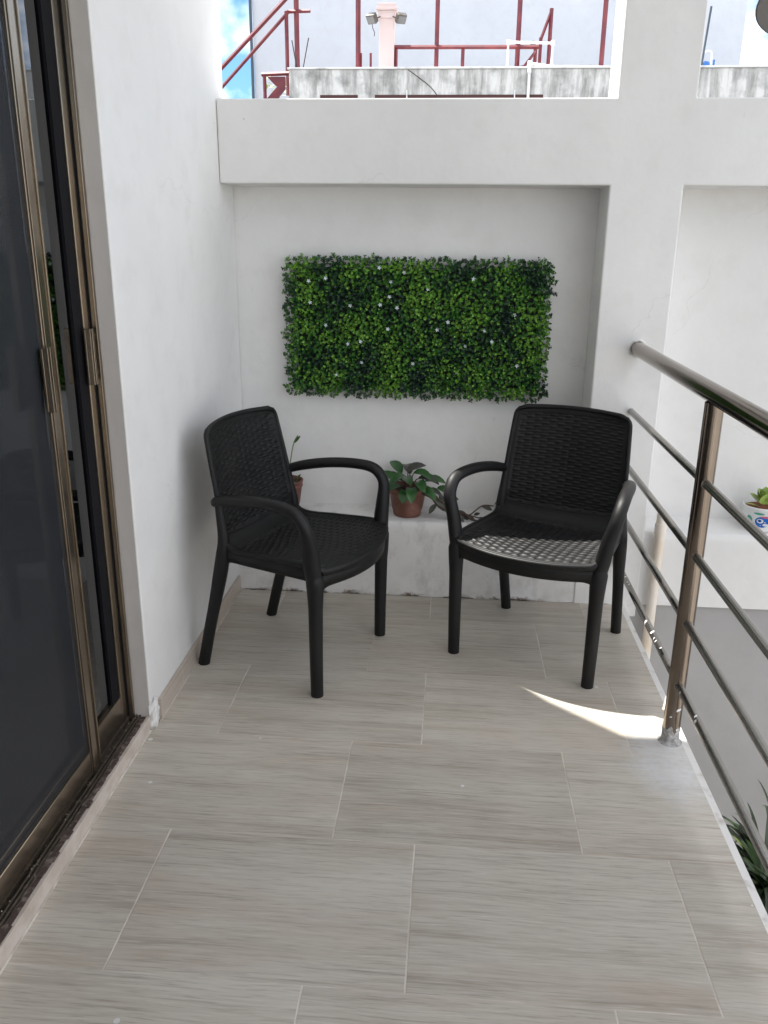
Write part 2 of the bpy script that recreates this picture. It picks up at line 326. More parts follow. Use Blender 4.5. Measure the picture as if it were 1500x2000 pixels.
# ------------------------------------------------------------------ mesh helpers
class MB:
    def __init__(s): s.v = []; s.f = []; s.m = []; s.sm = []
    def add(s, vs, fs, mi=0, smooth=False):
        o = len(s.v); s.v += [tuple(p) for p in vs]
        for f in fs: s.f.append([i+o for i in f]); s.m.append(mi); s.sm.append(smooth)
        return s
    def box(s, x0, x1, y0, y1, z0, z1, bev=0.0, mi=0, seg=2):
        if bev <= 0:
            vs = [(x, y, z) for x in (x0, x1) for y in (y0, y1) for z in (z0, z1)]
            return s.add(vs, [(0, 1, 3, 2), (4, 6, 7, 5), (0, 4, 5, 1), (2, 3, 7, 6), (0, 2, 6, 4), (1, 5, 7, 3)], mi)
        bm = bmesh.new(); bmesh.ops.create_cube(bm, size=1)
        for v in bm.verts: v.co = Vector(((x0+x1)/2+v.co.x*(x1-x0), (y0+y1)/2+v.co.y*(y1-y0), (z0+z1)/2+v.co.z*(z1-z0)))
        bmesh.ops.bevel(bm, geom=bm.edges[:], offset=bev, segments=seg, profile=.5, affect='EDGES')
        bm.verts.index_update()
        s.add([v.co[:] for v in bm.verts], [[v.index for v in f.verts] for f in bm.faces], mi); bm.free(); return s
    def tube(s, pts, r, seg=12, r2=None, upv=None, mi=0, cap=True, smooth=True):
        """sweep of an ellipse: r = radius along 'side' axis, r2 = along the other; both float or list"""
        n = len(pts); P = [Vector(p) for p in pts]
        ra = r if isinstance(r, (list, tuple)) else [r]*n
        rb = ra if r2 is None else (r2 if isinstance(r2, (list, tuple)) else [r2]*n)
        T = []
        for i in range(n):
            d = (P[min(i+1, n-1)] - P[max(i-1, 0)]); T.append(d.normalized())
        u = Vector(upv) if upv else (Vector((0, 0, 1)) if abs(T[0].z) < .9 else Vector((0, 1, 0)))
        vs = []
        for i in range(n):
            u = (u - T[i]*u.dot(T[i])).normalized(); sd_ = T[i].cross(u)
            for k in range(seg):
                a = 2*math.pi*k/seg
                vs.append(P[i] + sd_*(ra[i]*math.cos(a)) + u*(rb[i]*math.sin(a)))
        fs = [(i*seg+k, i*seg+(k+1) % seg, (i+1)*seg+(k+1) % seg, (i+1)*seg+k) for i in range(n-1) for k in range(seg)]
        s.add(vs, fs, mi, smooth)
        if cap:
            s.add(vs[:seg], [tuple(range(seg))[::-1]], mi); s.add(vs[-seg:], [tuple(range(seg))], mi)
        return s
    def lathe(s, prof, c=(0, 0, 0), seg=32, mi=0):
        vs = [(c[0]+r*math.cos(2*math.pi*k/seg), c[1]+r*math.sin(2*math.pi*k/seg), c[2]+z) for r, z in prof for k in range(seg)]
        fs = [(i*seg+k, i*seg+(k+1) % seg, (i+1)*seg+(k+1) % seg, (i+1)*seg+k) for i in range(len(prof)-1) for k in range(seg)]
        return s.add(vs, fs, mi, True)
    def leaf(s, base, d, upv, L, W, droop=.3, fold=.25, nseg=5, mi=0, tip=.0, mi_edge=None):
        d = Vector(d).normalized(); u = Vector(upv); u = (u-d*u.dot(d)).normalized(); sd_ = d.cross(u)
        p = Vector(base); cur = d.copy(); vs = []
        st = L/nseg
        for i in range(nseg+1):
            t = i/nseg; wd = W*.5*(math.sin(math.pi*min(1, t*.93+.05))**.75) if i < nseg else W*tip
            ed = fold*wd
            vs += [p - sd_*wd + u*ed, p.copy(), p + sd_*wd + u*ed]
            cur = (cur - Vector((0, 0, 1))*droop/nseg*1.6).normalized(); p = p + cur*st
            u = (u - cur*u.dot(cur)).normalized()
        fs = []
        for i in range(nseg):
            a = i*3; fs += [(a, a+1, a+4, a+3), (a+1, a+2, a+5, a+4)]
        return s.add(vs, fs, mi, True)
    def build(s, name, mats, parent=None, solid=None, loc=None):
        me = bpy.data.meshes.new(name); me.from_pydata(s.v, [], s.f)
        for m in (mats if isinstance(mats, (list, tuple)) else [mats]): me.materials.append(m)
        me.polygons.foreach_set('material_index', s.m); me.polygons.foreach_set('use_smooth', s.sm); me.update()
        o = bpy.data.objects.new(name, me); C.objects.link(o)
        if parent: o.parent = parent
        if solid:
            q = o.modifiers.new('solid', 'SOLIDIFY'); q.thickness = solid; q.offset = -1
        return o
def tag(o, label=None, cat=None, group=None, kind=None):
    if label: o['label'] = label
    if cat: o['category'] = cat
    if group: o['group'] = group
    if kind: o['kind'] = kind
    return o
def thing(name, label, cat, loc=(0, 0, 0), rz=0, group=None):
    o = bpy.data.objects.new(name, None); C.objects.link(o); o.location = loc; o.rotation_euler = (0, 0, rz)
    o.empty_display_size = .1
    return tag(o, label, cat, group)
def copy_tree(o, parent=None):
    c = o.copy(); C.objects.link(c); c.parent = parent
    for ch in o.children: copy_tree(ch, c)
    return c
def spline(pts, n=8):
    P = [Vector(p) for p in pts]; P = [2*P[0]-P[1]] + P + [2*P[-1]-P[-2]]; out = []
    for i in range(1, len(P)-2):
        for k in range(n):
            t = k/n; a, b, c, d = P[i-1], P[i], P[i+1], P[i+2]
            out.append(.5*((2*b)+(c-a)*t+(2*a-5*b+4*c-d)*t*t+(3*b-a-3*c+d)*t**3))
    out.append(P[-2]); return out

# ------------------------------------------------------------------ setting: floor, ground, roof slab
W = 1.575
b = MB().box(0, W-.020, -7.0, 0, -.02, 0); tag(b.build('floor', TILE), 'wood look grey beige tiled balcony floor with pale joints', 'floor', kind='structure')
b = MB().box(W-.0198, W, -7.0, 0, -.02, -.0015, .001); tag(b.build('floor_trim', EDGE), 'pale grout trim along the open edge of the balcony floor', 'trim', kind='structure')
b = MB().box(0, W-.002, -7.0, 0, -.20, -.0205); tag(b.build('floor_slab', EDGE), 'white painted slab under the tiled balcony floor', 'slab', kind='structure')
b = MB().box(-40, 60, -40, 80, -2.9, -2.8); tag(b.build('ground', mat('courtyard_ground', (.25, .24, .22), .9, vary=(2, (.18, .17, .16), .4, .6))), 'grey courtyard ground below the balcony', 'ground', kind='structure')
b = MB().box(0.001, 2.0, -7.0, .09, 3.2, 3.35); tag(b.build('ceiling', CEIL), 'plain roof slab over the balcony', 'ceiling', kind='structure')

# ------------------------------------------------------------------ house wall on the left
hw = thing('house_wall', 'smooth white plastered house wall on the left beside the sliding door', 'wall', (0, -.5, 0))
def part(mb, name, m, parent, **k):
    """mesh given in world coordinates, parented to an unrotated thing"""
    off = parent.location
    mb.v = [(x-off.x, y-off.y, z-off.z) for x, y, z in mb.v]
    return mb.build(name, m, parent, **k)
def wobbly_wall(x0, x1, y0, y1, z0, z1, r=.008):
    return MB().box(x0, x1, y0, y1, z0, z1, r, seg=3)
bm = bmesh.new()
prf = [(-1.045, -.2), (.1995, -.2), (.1995, 1.80), (.105, 1.80), (.128, 2.17), (.200, 2.28), (.197, 2.50), (.140, 2.80), (.120, 3.3), (.118, 3.6), (-1.045, 3.6)]  # unseen bulge added at the upper end to trim the floor's sun patch
fa = bm.faces.new([bm.verts.new((0, y, z)) for y, z in prf])
ex = bmesh.ops.extrude_face_region(bm, geom=[fa]); bmesh.ops.translate(bm, verts=[v for v in ex['geom'] if isinstance(v, bmesh.types.BMVert)], vec=(-.15, 0, 0))
bmesh.ops.recalc_face_normals(bm, faces=bm.faces[:])
bmesh.ops.bevel(bm, geom=bm.edges[:], offset=.010, segments=3, profile=.5, affect='EDGES'); bm.verts.index_update()
wl = MB().add([v.co[:] for v in bm.verts], [[v.index for v in f.verts] for f in bm.faces]); bm.free()
part(wl, 'wall', WALL, hw)
part(MB().box(-.15, 0, -7, -1.046, 2.35, 3.6), 'lintel', WALL, hw)
part(MB().box(-.15, 0, -7, -4.2, -.2, 2.349), 'far_wall', WALL, hw)
part(MB().box(-.0455, -.0015, -1.0495, -1.0452, .04, 2.349), 'reveal', REVEAL, hw)
part(MB().box(.0005, .0115, -.985, -.003, .0005, .062, .0012), 'skirting', SKIRT, hw)
gm = MB().box(.0118, .0150, -1.02, -.003, .0003, .0022); part(gm, 'skirting_grout', GROUT, hw)
# ragged cement lump where the skirting stops at the door
bm = bmesh.new(); bmesh.ops.create_icosphere(bm, subdivisions=5, radius=1)
for v in bm.verts:
    q = v.co.copy(); k = 1+.45*noise.noise(q*1.6+Vector((3, 0, 0)))+.22*noise.noise(q*4)+.08*noise.noise(q*10)
    v.co = Vector((.002+q.x*.012*k, -1.026+q.y*.030*k, .034+q.z*.046*k))
bm.verts.index_update(); lm = MB().add([v.co[:] for v in bm.verts], [[v.index for v in f.verts] for f in bm.faces], 0, True); bm.free()
part(lm, 'cement_patch', WALLB, hw)

# ------------------------------------------------------------------ end wall: bench, niches, column, beam
ew = thing('end_wall', 'white plastered end wall with beam, column, recessed niches and a low ledge', 'wall', (.8, 0, 0))
bm = bmesh.new()
prf = [(.001, 1.572), (1.372, 1.572), (1.372, -.05), (1.6225, -.05), (1.6225, 1.572), (6, 1.572), (6, 1.847), (1.634, 1.847), (1.634, 3.1), (1.374, 3.1), (1.374, 1.847), (.001, 1.847)]
fa = bm.faces.new([bm.verts.new((x, 0, z)) for x, z in prf])
ex = bmesh.ops.extrude_face_region(bm, geom=[fa]); bmesh.ops.translate(bm, verts=[v for v in ex['geom'] if isinstance(v, bmesh.types.BMVert)], vec=(0, .205, 0))
bmesh.ops.recalc_face_normals(bm, faces=bm.faces[:])
bmesh.ops.bevel(bm, geom=[e for e in bm.edges if e.is_manifold], offset=.006, segments=3, profile=.5, affect='EDGES'); bm.verts.index_update()
wl = MB().add([v.co[:] for v in bm.verts], [[v.index for v in f.verts] for f in bm.faces]); bm.free()
part(wl, 'beam_and_column', WALL, ew)
def rough_front(x0, x1, z0, z1, y, nx, nz, amp, ytop):
    """ledge block: front face gently uneven, top carried back to the niche wall"""
    mb = MB(); vs = []
    for j in range(nz+1):
        for i in range(nx+1):
            x = x0+(x1-x0)*i/nx; z = z0+(z1-z0)*j/nz
            d = noise.noise(Vector((x*5, z*5, 3)))*amp
            if j == nz: d += .006; zz = z - .002+noise.noise(Vector((x*9, 1, 7)))*.0015
            else: zz = z
            if i in (0, nx): d = max(d, 0)
            vs.append((x, y+max(d, -amp), zz))
    for i in range(nx+1):
        x = x0+(x1-x0)*i/nx; vs.append((x, y+.016, z1+noise.noise(Vector((x*6, 2, 1)))*.0015+.001))
    for i in range(nx+1):
        x = x0+(x1-x0)*i/nx; vs.append((x, ytop, z1+.004))
    fs = [(j*(nx+1)+i, j*(nx+1)+i+1, (j+1)*(nx+1)+i+1, (j+1)*(nx+1)+i) for j in range(nz+2) for i in range(nx)]
    return mb.add(vs, fs, 0, True)
part(rough_front(.0, 1.40, -.03, .318, .004, 60, 16, .003, .205), 'ledge', WALLB, ew)
part(rough_front(1.60, 6, .004, .311, .004, 80, 10, .002, .205), 'side_ledge', WALL, ew)
part(MB().box(-.15, 1.50, .2, .32, -.2, 1.8), 'niche_back', WALL, ew)
part(MB().box(1.502, 6, .2, .32, -.2, 1.8), 'side_niche_back', WALL, ew)
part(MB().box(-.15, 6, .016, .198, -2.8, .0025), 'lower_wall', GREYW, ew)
# rolled dry plaster where the ledge meets the tiles, and dark cracks
cr_ = MB()
x = .01
while x < 1.5:
    L = random.uniform(.02, .09)
    if random.random() < .75:
        pts = [(x+L*t/4, .003-random.uniform(0, .004), .001+random.uniform(0, .003)) for t in range(5)]
        cr_.tube(pts, [random.uniform(.001, .0045) for _ in pts], 6, r2=[random.uniform(.001, .003) for _ in pts])
    x += L*.85
part(cr_, 'plaster_crumbs', WALLB, ew)
cr_ = MB()
for x0_, x1_ in ((.03, .11), (.22, .27), (.34, .37), (.85, .97), (1.12, 1.22), (.47, .5)):
    pts = [(x0_+(x1_-x0_)*t/6, -.0008-random.uniform(0, .002), .002+random.uniform(0, .003)) for t in range(7)]
    cr_.tube(pts, [random.uniform(.0008, .0022) for _ in pts], 5)
part(cr_, 'crack', mat('crack_dark', (.05, .035, .03), 1), ew)

# ------------------------------------------------------------------ sliding door
sdw = thing('sliding_door', 'dark bronze aluminium sliding glass door with an insect screen leaf', 'door', (-.06, -1.6, 0))
YJ = -1.0497
part(MB().box(-.012, -.0002, -4.2, YJ, 0, .044, .002), 'kerb', KERB, sdw)
part(MB().box(.0003, .0035, -7, -1.02, .0002, .0035), 'kerb_grout', GROUT, sdw)
mm = MB(); yy = -1.055
while yy > -3.6:
    L = random.uniform(.015, .05)
    mm.box(-.026-random.uniform(0, .004), -.0105+random.uniform(-.001, .005), yy-L, yy, .02, .0430+random.uniform(0, .005), .0015, seg=1); yy -= L*.93
part(mm, 'mortar_edge', MORTAR, sdw)
tk = MB().box(-.175, -.027, -4.2, YJ, 0, .030)
for xx in (-.031, -.041, -.064, -.092, -.104, -.132, -.160): tk.box(xx-.0018, xx+.0018, -4.2, YJ, .0301, .047)
part(tk, 'track', ALUD, sdw)
db = MB()
for k in range(120):
    x, y = random.choice((-.058, -.05, -.04, -.078))+random.uniform(-.006, .006), random.uniform(-2.6, -1.06); r = random.uniform(.0008, .0024)
    z0_ = .0302 if x < -.048 else .045
    db.lathe([(.0003, 0), (r, r*.4), (r*.6, r*1.3), (.0002, r*1.5)], (x, y, z0_), 6)
part(db, 'debris', mat('pale_crumbs', (.5, .45, .36), .9), sdw)
fr = MB()
fr.box(-.17, -.0455, -1.0615, YJ, .0302, 2.31, .0015)
fr.box(-.17, -.0455, -4.2, YJ, 2.3105, 2.349)
part(fr, 'frame', ALU, sdw)
part(MB().box(-.09, -.0575, -1.0638, -1.0618, .05, 2.30), 'weather_strip', DARKSTRIP, sdw)
# glass leaf (behind) and fixed far leaf
def leaf_frame(x0, x1, y0, y1, sw, bh, bead=True):
    f = MB(); z0, z1 = .0475, 2.305
    f.box(x0, x1, y1-sw, y1, z0, z1, .002); f.box(x0, x1, y0, y0+sw, z0, z1, .002)
    f.box(x0+.001, x1-.001, y0+sw, y1-sw, z0, z0+bh, .002); f.box(x0+.001, x1-.001, y0+sw, y1-sw, z1-bh, z1, .002)
    # raised bead next to the glass
    if bead: f.box(x1, x1+.004, y1-sw+.002, y1-sw+.012, z0+.004, z1-.004, .001); f.box(x1, x1+.004, y1-.010, y1-.004, z0+.004, z1-.004, .001)
    return f
gl1 = part(leaf_frame(-.092, -.062, -2.05, -1.0640, .034, .085, False), 'glass_leaf', ALU, sdw)
MB().box(-.0815, -.0755, -2.0025+1.6, -1.0985+1.6, .133, 2.22).build('pane', GLASS, gl1).location = (.06, 0, 0)
MB().box(-.0885, -.0680, -1.142+1.6, -1.0987+1.6, .133, 2.22).build('dark_strip', DARKSTRIP, gl1).location = (.06, 0, 0)  # added black strip stands in for the dark interior behind the pane
gl2 = part(leaf_frame(-.132, -.106, -3.2, -1.98, .048, .085), 'fixed_leaf', ALU, sdw)
MB().box(-.1215, -.1155, -3.15+1.6, -2.03+1.6, .133, 2.22).build('pane', GLASS, gl2).location = (.06, 0, 0)
sc = part(leaf_frame(-.062, -.048, -2.36, -1.292, .052, .07), 'screen_leaf', ALU, sdw)
MB().box(-.0555, -.0545, -2.31+1.6, -1.345+1.6, .118, 2.234).build('mesh', SCREEN, sc).location = (.06, 0, 0)
# handles: a fluted pull block on each leaf with a screwed plate
def handle(parent, x, y0, y1, z0, z1, side):
    h = MB(); h.box(x, x+.003, y0, y1, z0, z1, .0008)
    yb = y0 if side < 0 else y0+.004
    for k, (dy, dx) in enumerate(((.000, .020), (-.008, .022), (-.016, .020))):
        h.box(x+.003, x+dx, yb+dy-.003, yb+dy+.003, z0-.004, z1+.004, .001)
    h.box(x+.003, x+.008, yb-.02, yb+.004, z0-.002, z1+.002, .001)
    o = part(h, 'handle', ALU, sdw); o.parent = sdw
    s_ = MB()
    for z in (z0+.018, z1-.018):
        s_.lathe([(.0035, 0), (.0035, .001), (.0001, .0018)], (0, 0, 0), 10)
        n = 10*3
        for i in range(len(s_.v)-n, len(s_.v)):
            a = s_.v[i]; s_.v[i] = (x+.003+a[2]+.06, y1-.007+a[0]+1.6, z+a[1])
    s_.build('screw', SCREW, o)
handle(sdw, -.048, -1.352, -1.315, 1.015, 1.15, -1)
handle(sdw, -.062, -1.094, -1.067, 1.035, 1.165, -1)
# room behind the glass
rm = thing('living_room', 'dim room seen behind the sliding glass door', 'room', (-2, -2.5, 0))
part(MB().box(-4, -3.9, -6, -.3, 0, 2.6).box(-3.9, -.18, -.4, -.3, 0, 2.6).box(-3.9, -.18, -6, -5.9, 0, 2.6).box(-3.9, -.18, -5.9, -.4, 2.5, 2.6), 'room_wall', ROOM, rm)
part(MB().box(-3.9, -.176, -5.9, -.4, -.05, .0), 'room_floor', mat('room_floor_tile', (.25, .23, .2), .4), rm)
cu = MB(); vs = []; ncol = 260
for i in range(ncol+1):
    y = -1.16-1.9*i/ncol; xw = -.30+.022*math.sin(i*.85)+.008*math.sin(i*2.3+1)
    vs += [(xw, y, .03), (xw*1.0, y, 2.4)]
cu.add(vs, [(2*i, 2*i+2, 2*i+3, 2*i+1) for i in range(ncol)], 0, True)
tag(cu.build('curtain', CURTAIN), 'pale grey folded curtain hanging inside behind the glass door', 'curtain')

# ------------------------------------------------------------------ chairs
def side_profile():
    return spline([(0, -.229, .398), (0, -.236, .415), (0, -.227, .429), (0, -.19, .436), (0, -.13, .435), (0, -.04, .429), (0, .04, .425), (0, .09, .428), (0, .127, .446), (0, .149, .48),
                   (0, .161, .53), (0, .176, .60), (0, .196, .70), (0, .212, .78), (0, .221, .826)], 24)
prof = side_profile()
acc = [0.0]
for i in range(1, len(prof)): acc.append(acc[-1]+(prof[i]-prof[i-1]).length)
TOT = acc[-1]
def at_s(s):
    s = max(0, min(TOT, s))
    lo, hi = 0, len(acc)-1
    while hi-lo > 1:
        m_ = (lo+hi)//2
        if acc[m_] <= s: lo = m_
        else: hi = m_
    t = (s-acc[lo])/(acc[hi]-acc[lo]+1e-9); p = prof[lo].lerp(prof[hi], t)
    d = (prof[min(hi+2, len(prof)-1)]-prof[max(lo-2, 0)]).normalized()
    return p, Vector((0, -d.z, d.y))       # normal towards sitter
S_SEAT = next(a for a, p in zip(acc, prof) if p.y > .135)
def halfw(s):
    p, _ = at_s(s)
    if s < S_SEAT: 
        t = (p.y+.25)/.385; wv = .248-.024*t
        if s < .06: wv -= .030*(1-math.sqrt(max(0, 1-((.06-s)/.06)**2)))
    else:
        t = (p.z-.45)/.375; wv = .224-.012*t-.009*t*t
        e = TOT-s
        if e < .034: wv -= .036*(1-math.sqrt(max(0, 1-((.034-e)/.034)**2)))
    return wv
def sheet_pt(u, s):
    """u in -1..1"""
    hw_ = halfw(s); x = u*hw_; p, n = at_s(s); q = Vector((x, p.y, p.z))
    back = max(0, min(1, (s-S_SEAT+.04)/.10))
    seat = 1-back
    q += n*(.030*back*u*u)                       # the back wraps round the sitter
    q.z += seat*(.006+.010*min(1, s/.25))*abs(u)**3
    q.y -= seat*max(0, (1-s/.30))*.060*(1-u*u)   # front edge bows forwards
    if back > .5: q.z -= .010*u*u*max(0, (s-S_SEAT)/(TOT-S_SEAT))
    return q, n
def weave(x, s):
    h, wv = .0105, .0275
    r = s/h; k = math.floor(r); f = r-k
    q = x/wv+50; c_ = math.floor(q); fx = q-c_
    over = math.sin(math.pi*fx)**.35
    return math.sin(math.pi*f)**.40*over*(1.0 if (c_+k) % 2 else .55)
def sheet(s0, s1, ws0, ws1, nu, nv, parent, name):
    mb = MB(); vs = []
    for j in range(nv+1):
        s = s0+(s1-s0)*j/nv; hw_ = halfw(s)
        for i in range(nu+1):
            u = -1+2*i/nu; q, n = sheet_pt(u, s)
            m = min(1, max(0, (hw_*(1-abs(u))-.020)/.004))*min(1, max(0, (s-ws0)/.004))*min(1, max(0, (ws1-s)/.004))
            vs.append(q+n*(m*(weave(u*hw_, s)*.0048-.0042)))
    mb.add(vs, [(j*(nu+1)+i, j*(nu+1)+i+1, (j+1)*(nu+1)+i+1, (j+1)*(nu+1)+i) for j in range(nv) for i in range(nu)], 0, True)
    o = mb.build(name, PLASTIC, parent)
    q = o.modifiers.new('solid', 'SOLIDIFY'); q.thickness = .009; q.offset = -1
    return o
def make_chair(label, loc, rz):
    t = thing('garden_armchair', label, 'chair', loc, rz, 'black woven look plastic armchairs')
    S_MID = S_SEAT+.012
    seat = sheet(0, S_MID, .040, S_SEAT-.042, 116, 190, t, 'seat')
    back = sheet(S_MID, TOT, S_MID+.010, TOT-.022, 108, 170, t, 'backrest')
    # rim round the back
    path = []
    for k in range(40): path.append(sheet_pt(1, S_MID-.02+(TOT-S_MID+.02)*k/39))
    top = [sheet_pt(1-2*k/24, TOT) for k in range(1, 24)]
    path = path+top+[(Vector((-q.x, q.y, q.z)), n) for q, n in path[:40]][::-1]
    pts = [q-n*.0045 for q, n in path]
    MB().tube(pts, .0085, 10, cap=True).build('rim', PLASTIC, back)
    # rolled rim on the seat sides and front
    path = [sheet_pt(1, S_MID*(1-k/34)) for k in range(31)]+[sheet_pt(1-2*k/26, .025) for k in range(1, 26)]
    path += [(Vector((-q.x, q.y, q.z)), n) for q, n in [sheet_pt(1, S_MID*(1-k/34)) for k in range(31)]][::-1]
    MB().tube([q-n*.006 for q, n in path], .0095, 10).build('seat_rim', PLASTIC, seat)
    # apron: strip round the seat with filleted arches into the legs
    ap = MB()
    def strip(A, Bp, bow, nrm, ztop0, ztop1, depth, fil=.045, n=40):
        A = Vector(A); Bp = Vector(Bp); L = (Bp-A).length; vs = []
        for i in range(n+1):
            u = i/n; p = A.lerp(Bp, u)+Vector(nrm)*(bow*(1-(2*u-1)**2))
            zt = ztop0+(ztop1-ztop0)*u
            e = min(u, 1-u)*L; dd = depth
            if e < fil: dd += fil*(1-math.sqrt(max(0, 1-((fil-e)/fil)**2)))
            o_ = Vector(nrm)*.004
            vs += [(p.x+o_.x, p.y+o_.y, zt), (p.x+o_.x*1.6, p.y+o_.y*1.6, zt-dd*.5), (p.x+o_.x, p.y+o_.y, zt-dd),
                   (p.x-o_.x, p.y-o_.y, zt-dd), (p.x-o_.x, p.y-o_.y, zt)]
        ap.add(vs, [(i*5+k, i*5+(k+1) % 5, (i+1)*5+(k+1) % 5, (i+1)*5+k) for i in range(n) for k in range(5)], 0, True)
    strip((-.244, -.216, 0), (.244, -.216, 0), .070, (0, -1, 0), .426, .426, .054)
    strip((.242, -.215, 0), (.222, .14, 0), .002, (1, 0, 0), .436, .444, .046)
    strip((-.242, -.215, 0), (-.222, .14, 0), .002, (-1, 0, 0), .436, .444, .046)
    strip((-.220, .135, 0), (.220, .135, 0), .0, (0, 1, 0), .436, .436, .045)
    ap.build('apron', PLASTIC, t)
    for s_ in (-1, 1):
        # front leg
        pts = spline([(s_*.240, -.210, 0), (s_*.242, -.210, .15), (s_*.243, -.211, .30), (s_*.244, -.211, .37), (s_*.245, -.208, .442)], 6)
        rr = [.0200+.0040*(p.z/.44) + .004*max(0, min(1, (p.z-.30)/.09)) - .012*max(0, (p.z-.395)/.045) for p in pts]
        MB().tube(pts, rr, 20, upv=(0, 1, 0)).build('leg', PLASTIC, t)
        # rear leg runs up behind the side of the back
        pts = spline([(s_*.218, .243, 0), (s_*.220, .205, .15), (s_*.222, .164, .30), (s_*.224, .140, .40), (s_*.222, .133, .47), (s_*.219, .143, .54), (s_*.216, .152, .60)], 6)
        rr = [.0200 + .004*math.exp(-((p.z-.36)/.10)**2) - max(0, (p.z-.42))*.05 for p in pts]
        MB().tube(pts, [r*.95 for r in rr], 20, r2=rr, upv=(0, 1, 0)).build('leg', PLASTIC, t)
        # armrest
        pts = spline([(s_*.212, .165, .585), (s_*.232, .135, .600), (s_*.252, .06, .617), (s_*.267, -.02, .627), (s_*.277, -.10, .629), (s_*.283, -.155, .621),
                      (s_*.283, -.187, .598), (s_*.279, -.203, .565), (s_*.264, -.206, .51), (s_*.254, -.205, .455), (s_*.246, -.208, .40), (s_*.244, -.211, .35)], 7)
        n = len(pts)
        ra = []; rb = []
        for i, p in enumerate(pts):
            tt = i/(n-1); f = min(1, tt/.15); f2 = max(0, (tt-.60)/.4)
            g2 = max(0, (tt-.86)/.14); bmp = math.exp(-((tt-.84)/.10)**2)
            ra.append(.015+.0065*f+.002*bmp-.003*g2); rb.append(.0145+.0035*f+.005*min(1, f2*3)+.004*bmp-.003*g2)
        MB().tube(pts, ra, 20, r2=rb, upv=(0, 0, 1)).build('armrest', PLASTIC, t)
    return t
ch = make_chair('black plastic armchair on the left, turned sideways beside the white house wall', (.341, -.514, 0), R(70.3))
c2 = copy_tree(ch); c2.location = (1.197, -.378, 0); c2.rotation_euler = (0, 0, R(-24.5))
c2['label'] = 'black plastic armchair next to the railing, its seat front lit by the sun'

# ------------------------------------------------------------------ artificial hedge panel
X0, X1, Z0, Z1 = .212, 1.203, .805, 1.305
hp = thing('hedge_panel', 'artificial boxwood hedge mat with tiny white flowers hung in the niche', 'wall decoration', (.7, .2, 1.05))
bk = MB(); X0 += .022; X1 -= .022; Z0 += .022; Z1 -= .022
for i in range(41):
    x = X0+(X1-X0)*i/40; bk.box(x-.0015, x+.0015, .176, .182, Z0, Z1)
for i in range(21):
    z = Z0+(Z1-Z0)*i/20; bk.box(X0, X1, .1725, .1758, z-.0015, z+.0015)
bk.box(X0+.004, X1-.004, .184, .19, Z0+.004, Z1-.004)
part(bk, 'backing_grid', GRID, hp); X0 -= .022; X1 += .022; Z0 -= .022; Z1 += .022
fo = MB()
def sprig(p, d, n, size, mi):
    d = Vector(d).normalized()
    a = d.orthogonal().normalized(); bb = d.cross(a)
    L = size*1.5
    for k in range(n):
        ang = k*2.4+random.random(); t = (k+1)/n
        out = (a*math.cos(ang)+bb*math.sin(ang))
        base = Vector(p)+d*L*t
        dr = (out*(1.1-.6*t)+d*.55).normalized()
        s = size*random.uniform(.75, 1.15)
        u = (d+out*-.3+Vector((random.uniform(-.3, .3), random.uniform(-.3, .3), random.uniform(-.3, .3)))).normalized()
        u = (u-dr*u.dot(dr)).normalized(); sd_ = dr.cross(u); w_ = s*.40
        vs = [base, base+dr*s*.3-sd_*w_*.85+u*s*.05, base+dr*s*.7-sd_*w_+u*s*.04, base+dr*s*1.02-u*s*.03, base+dr*s*.7+sd_*w_+u*s*.04, base+dr*s*.3+sd_*w_*.85+u*s*.05]
        m = mi if random.random() < .8 else random.choice((0, 1, 2, 3))
        fo.add(vs, [(0, 1, 2, 3), (0, 3, 4, 5)], m, False)
nx, nz_ = 92, 48
for i in range(nx+1):
    for j in range(nz_+1):
        x = X0+(X1-X0)*(i+random.uniform(-.45, .45))/nx; z = Z0+(Z1-Z0)*(j+random.uniform(-.45, .45))/nz_
        f = noise.noise(Vector((x*9, z*9, 1)))*.8+noise.noise(Vector((x*26, z*26, 5)))*.5
        edge = min(i, nx-i, j, nz_-j) == 0
        depth = .010+.016*noise.noise(Vector((x*14, z*14, 9)))+random.uniform(0, .030)
        r = f+random.uniform(-.35, .35)
        mi = 2 if r > .16 else (1 if r > -.20 else (0 if r > -.74 else 3))
        d = Vector((random.uniform(-.5, .5), -1, random.uniform(-.5, .6)))
        if edge and random.random() < .85:
            if i == 0: d.x -= random.uniform(.3, 1.7)
            if i == nx: d.x += random.uniform(.3, 1.7)
            if j == 0: d.z -= random.uniform(.3, 1.6)
            if j == nz_: d.z += random.uniform(.3, 1.9)
        if min(i, nx-i, j, nz_-j) < 3: sprig((x+random.uniform(-.006, .006), .180, z+random.uniform(-.006, .006)), (d.x*1.3, -.7, d.z*1.3), 7, .0105, random.choice((0, 0, 1, 3)))
        sprig((x, .172-depth, z), d, random.choice((6, 7, 8)), random.uniform(.0070, .0098), mi)
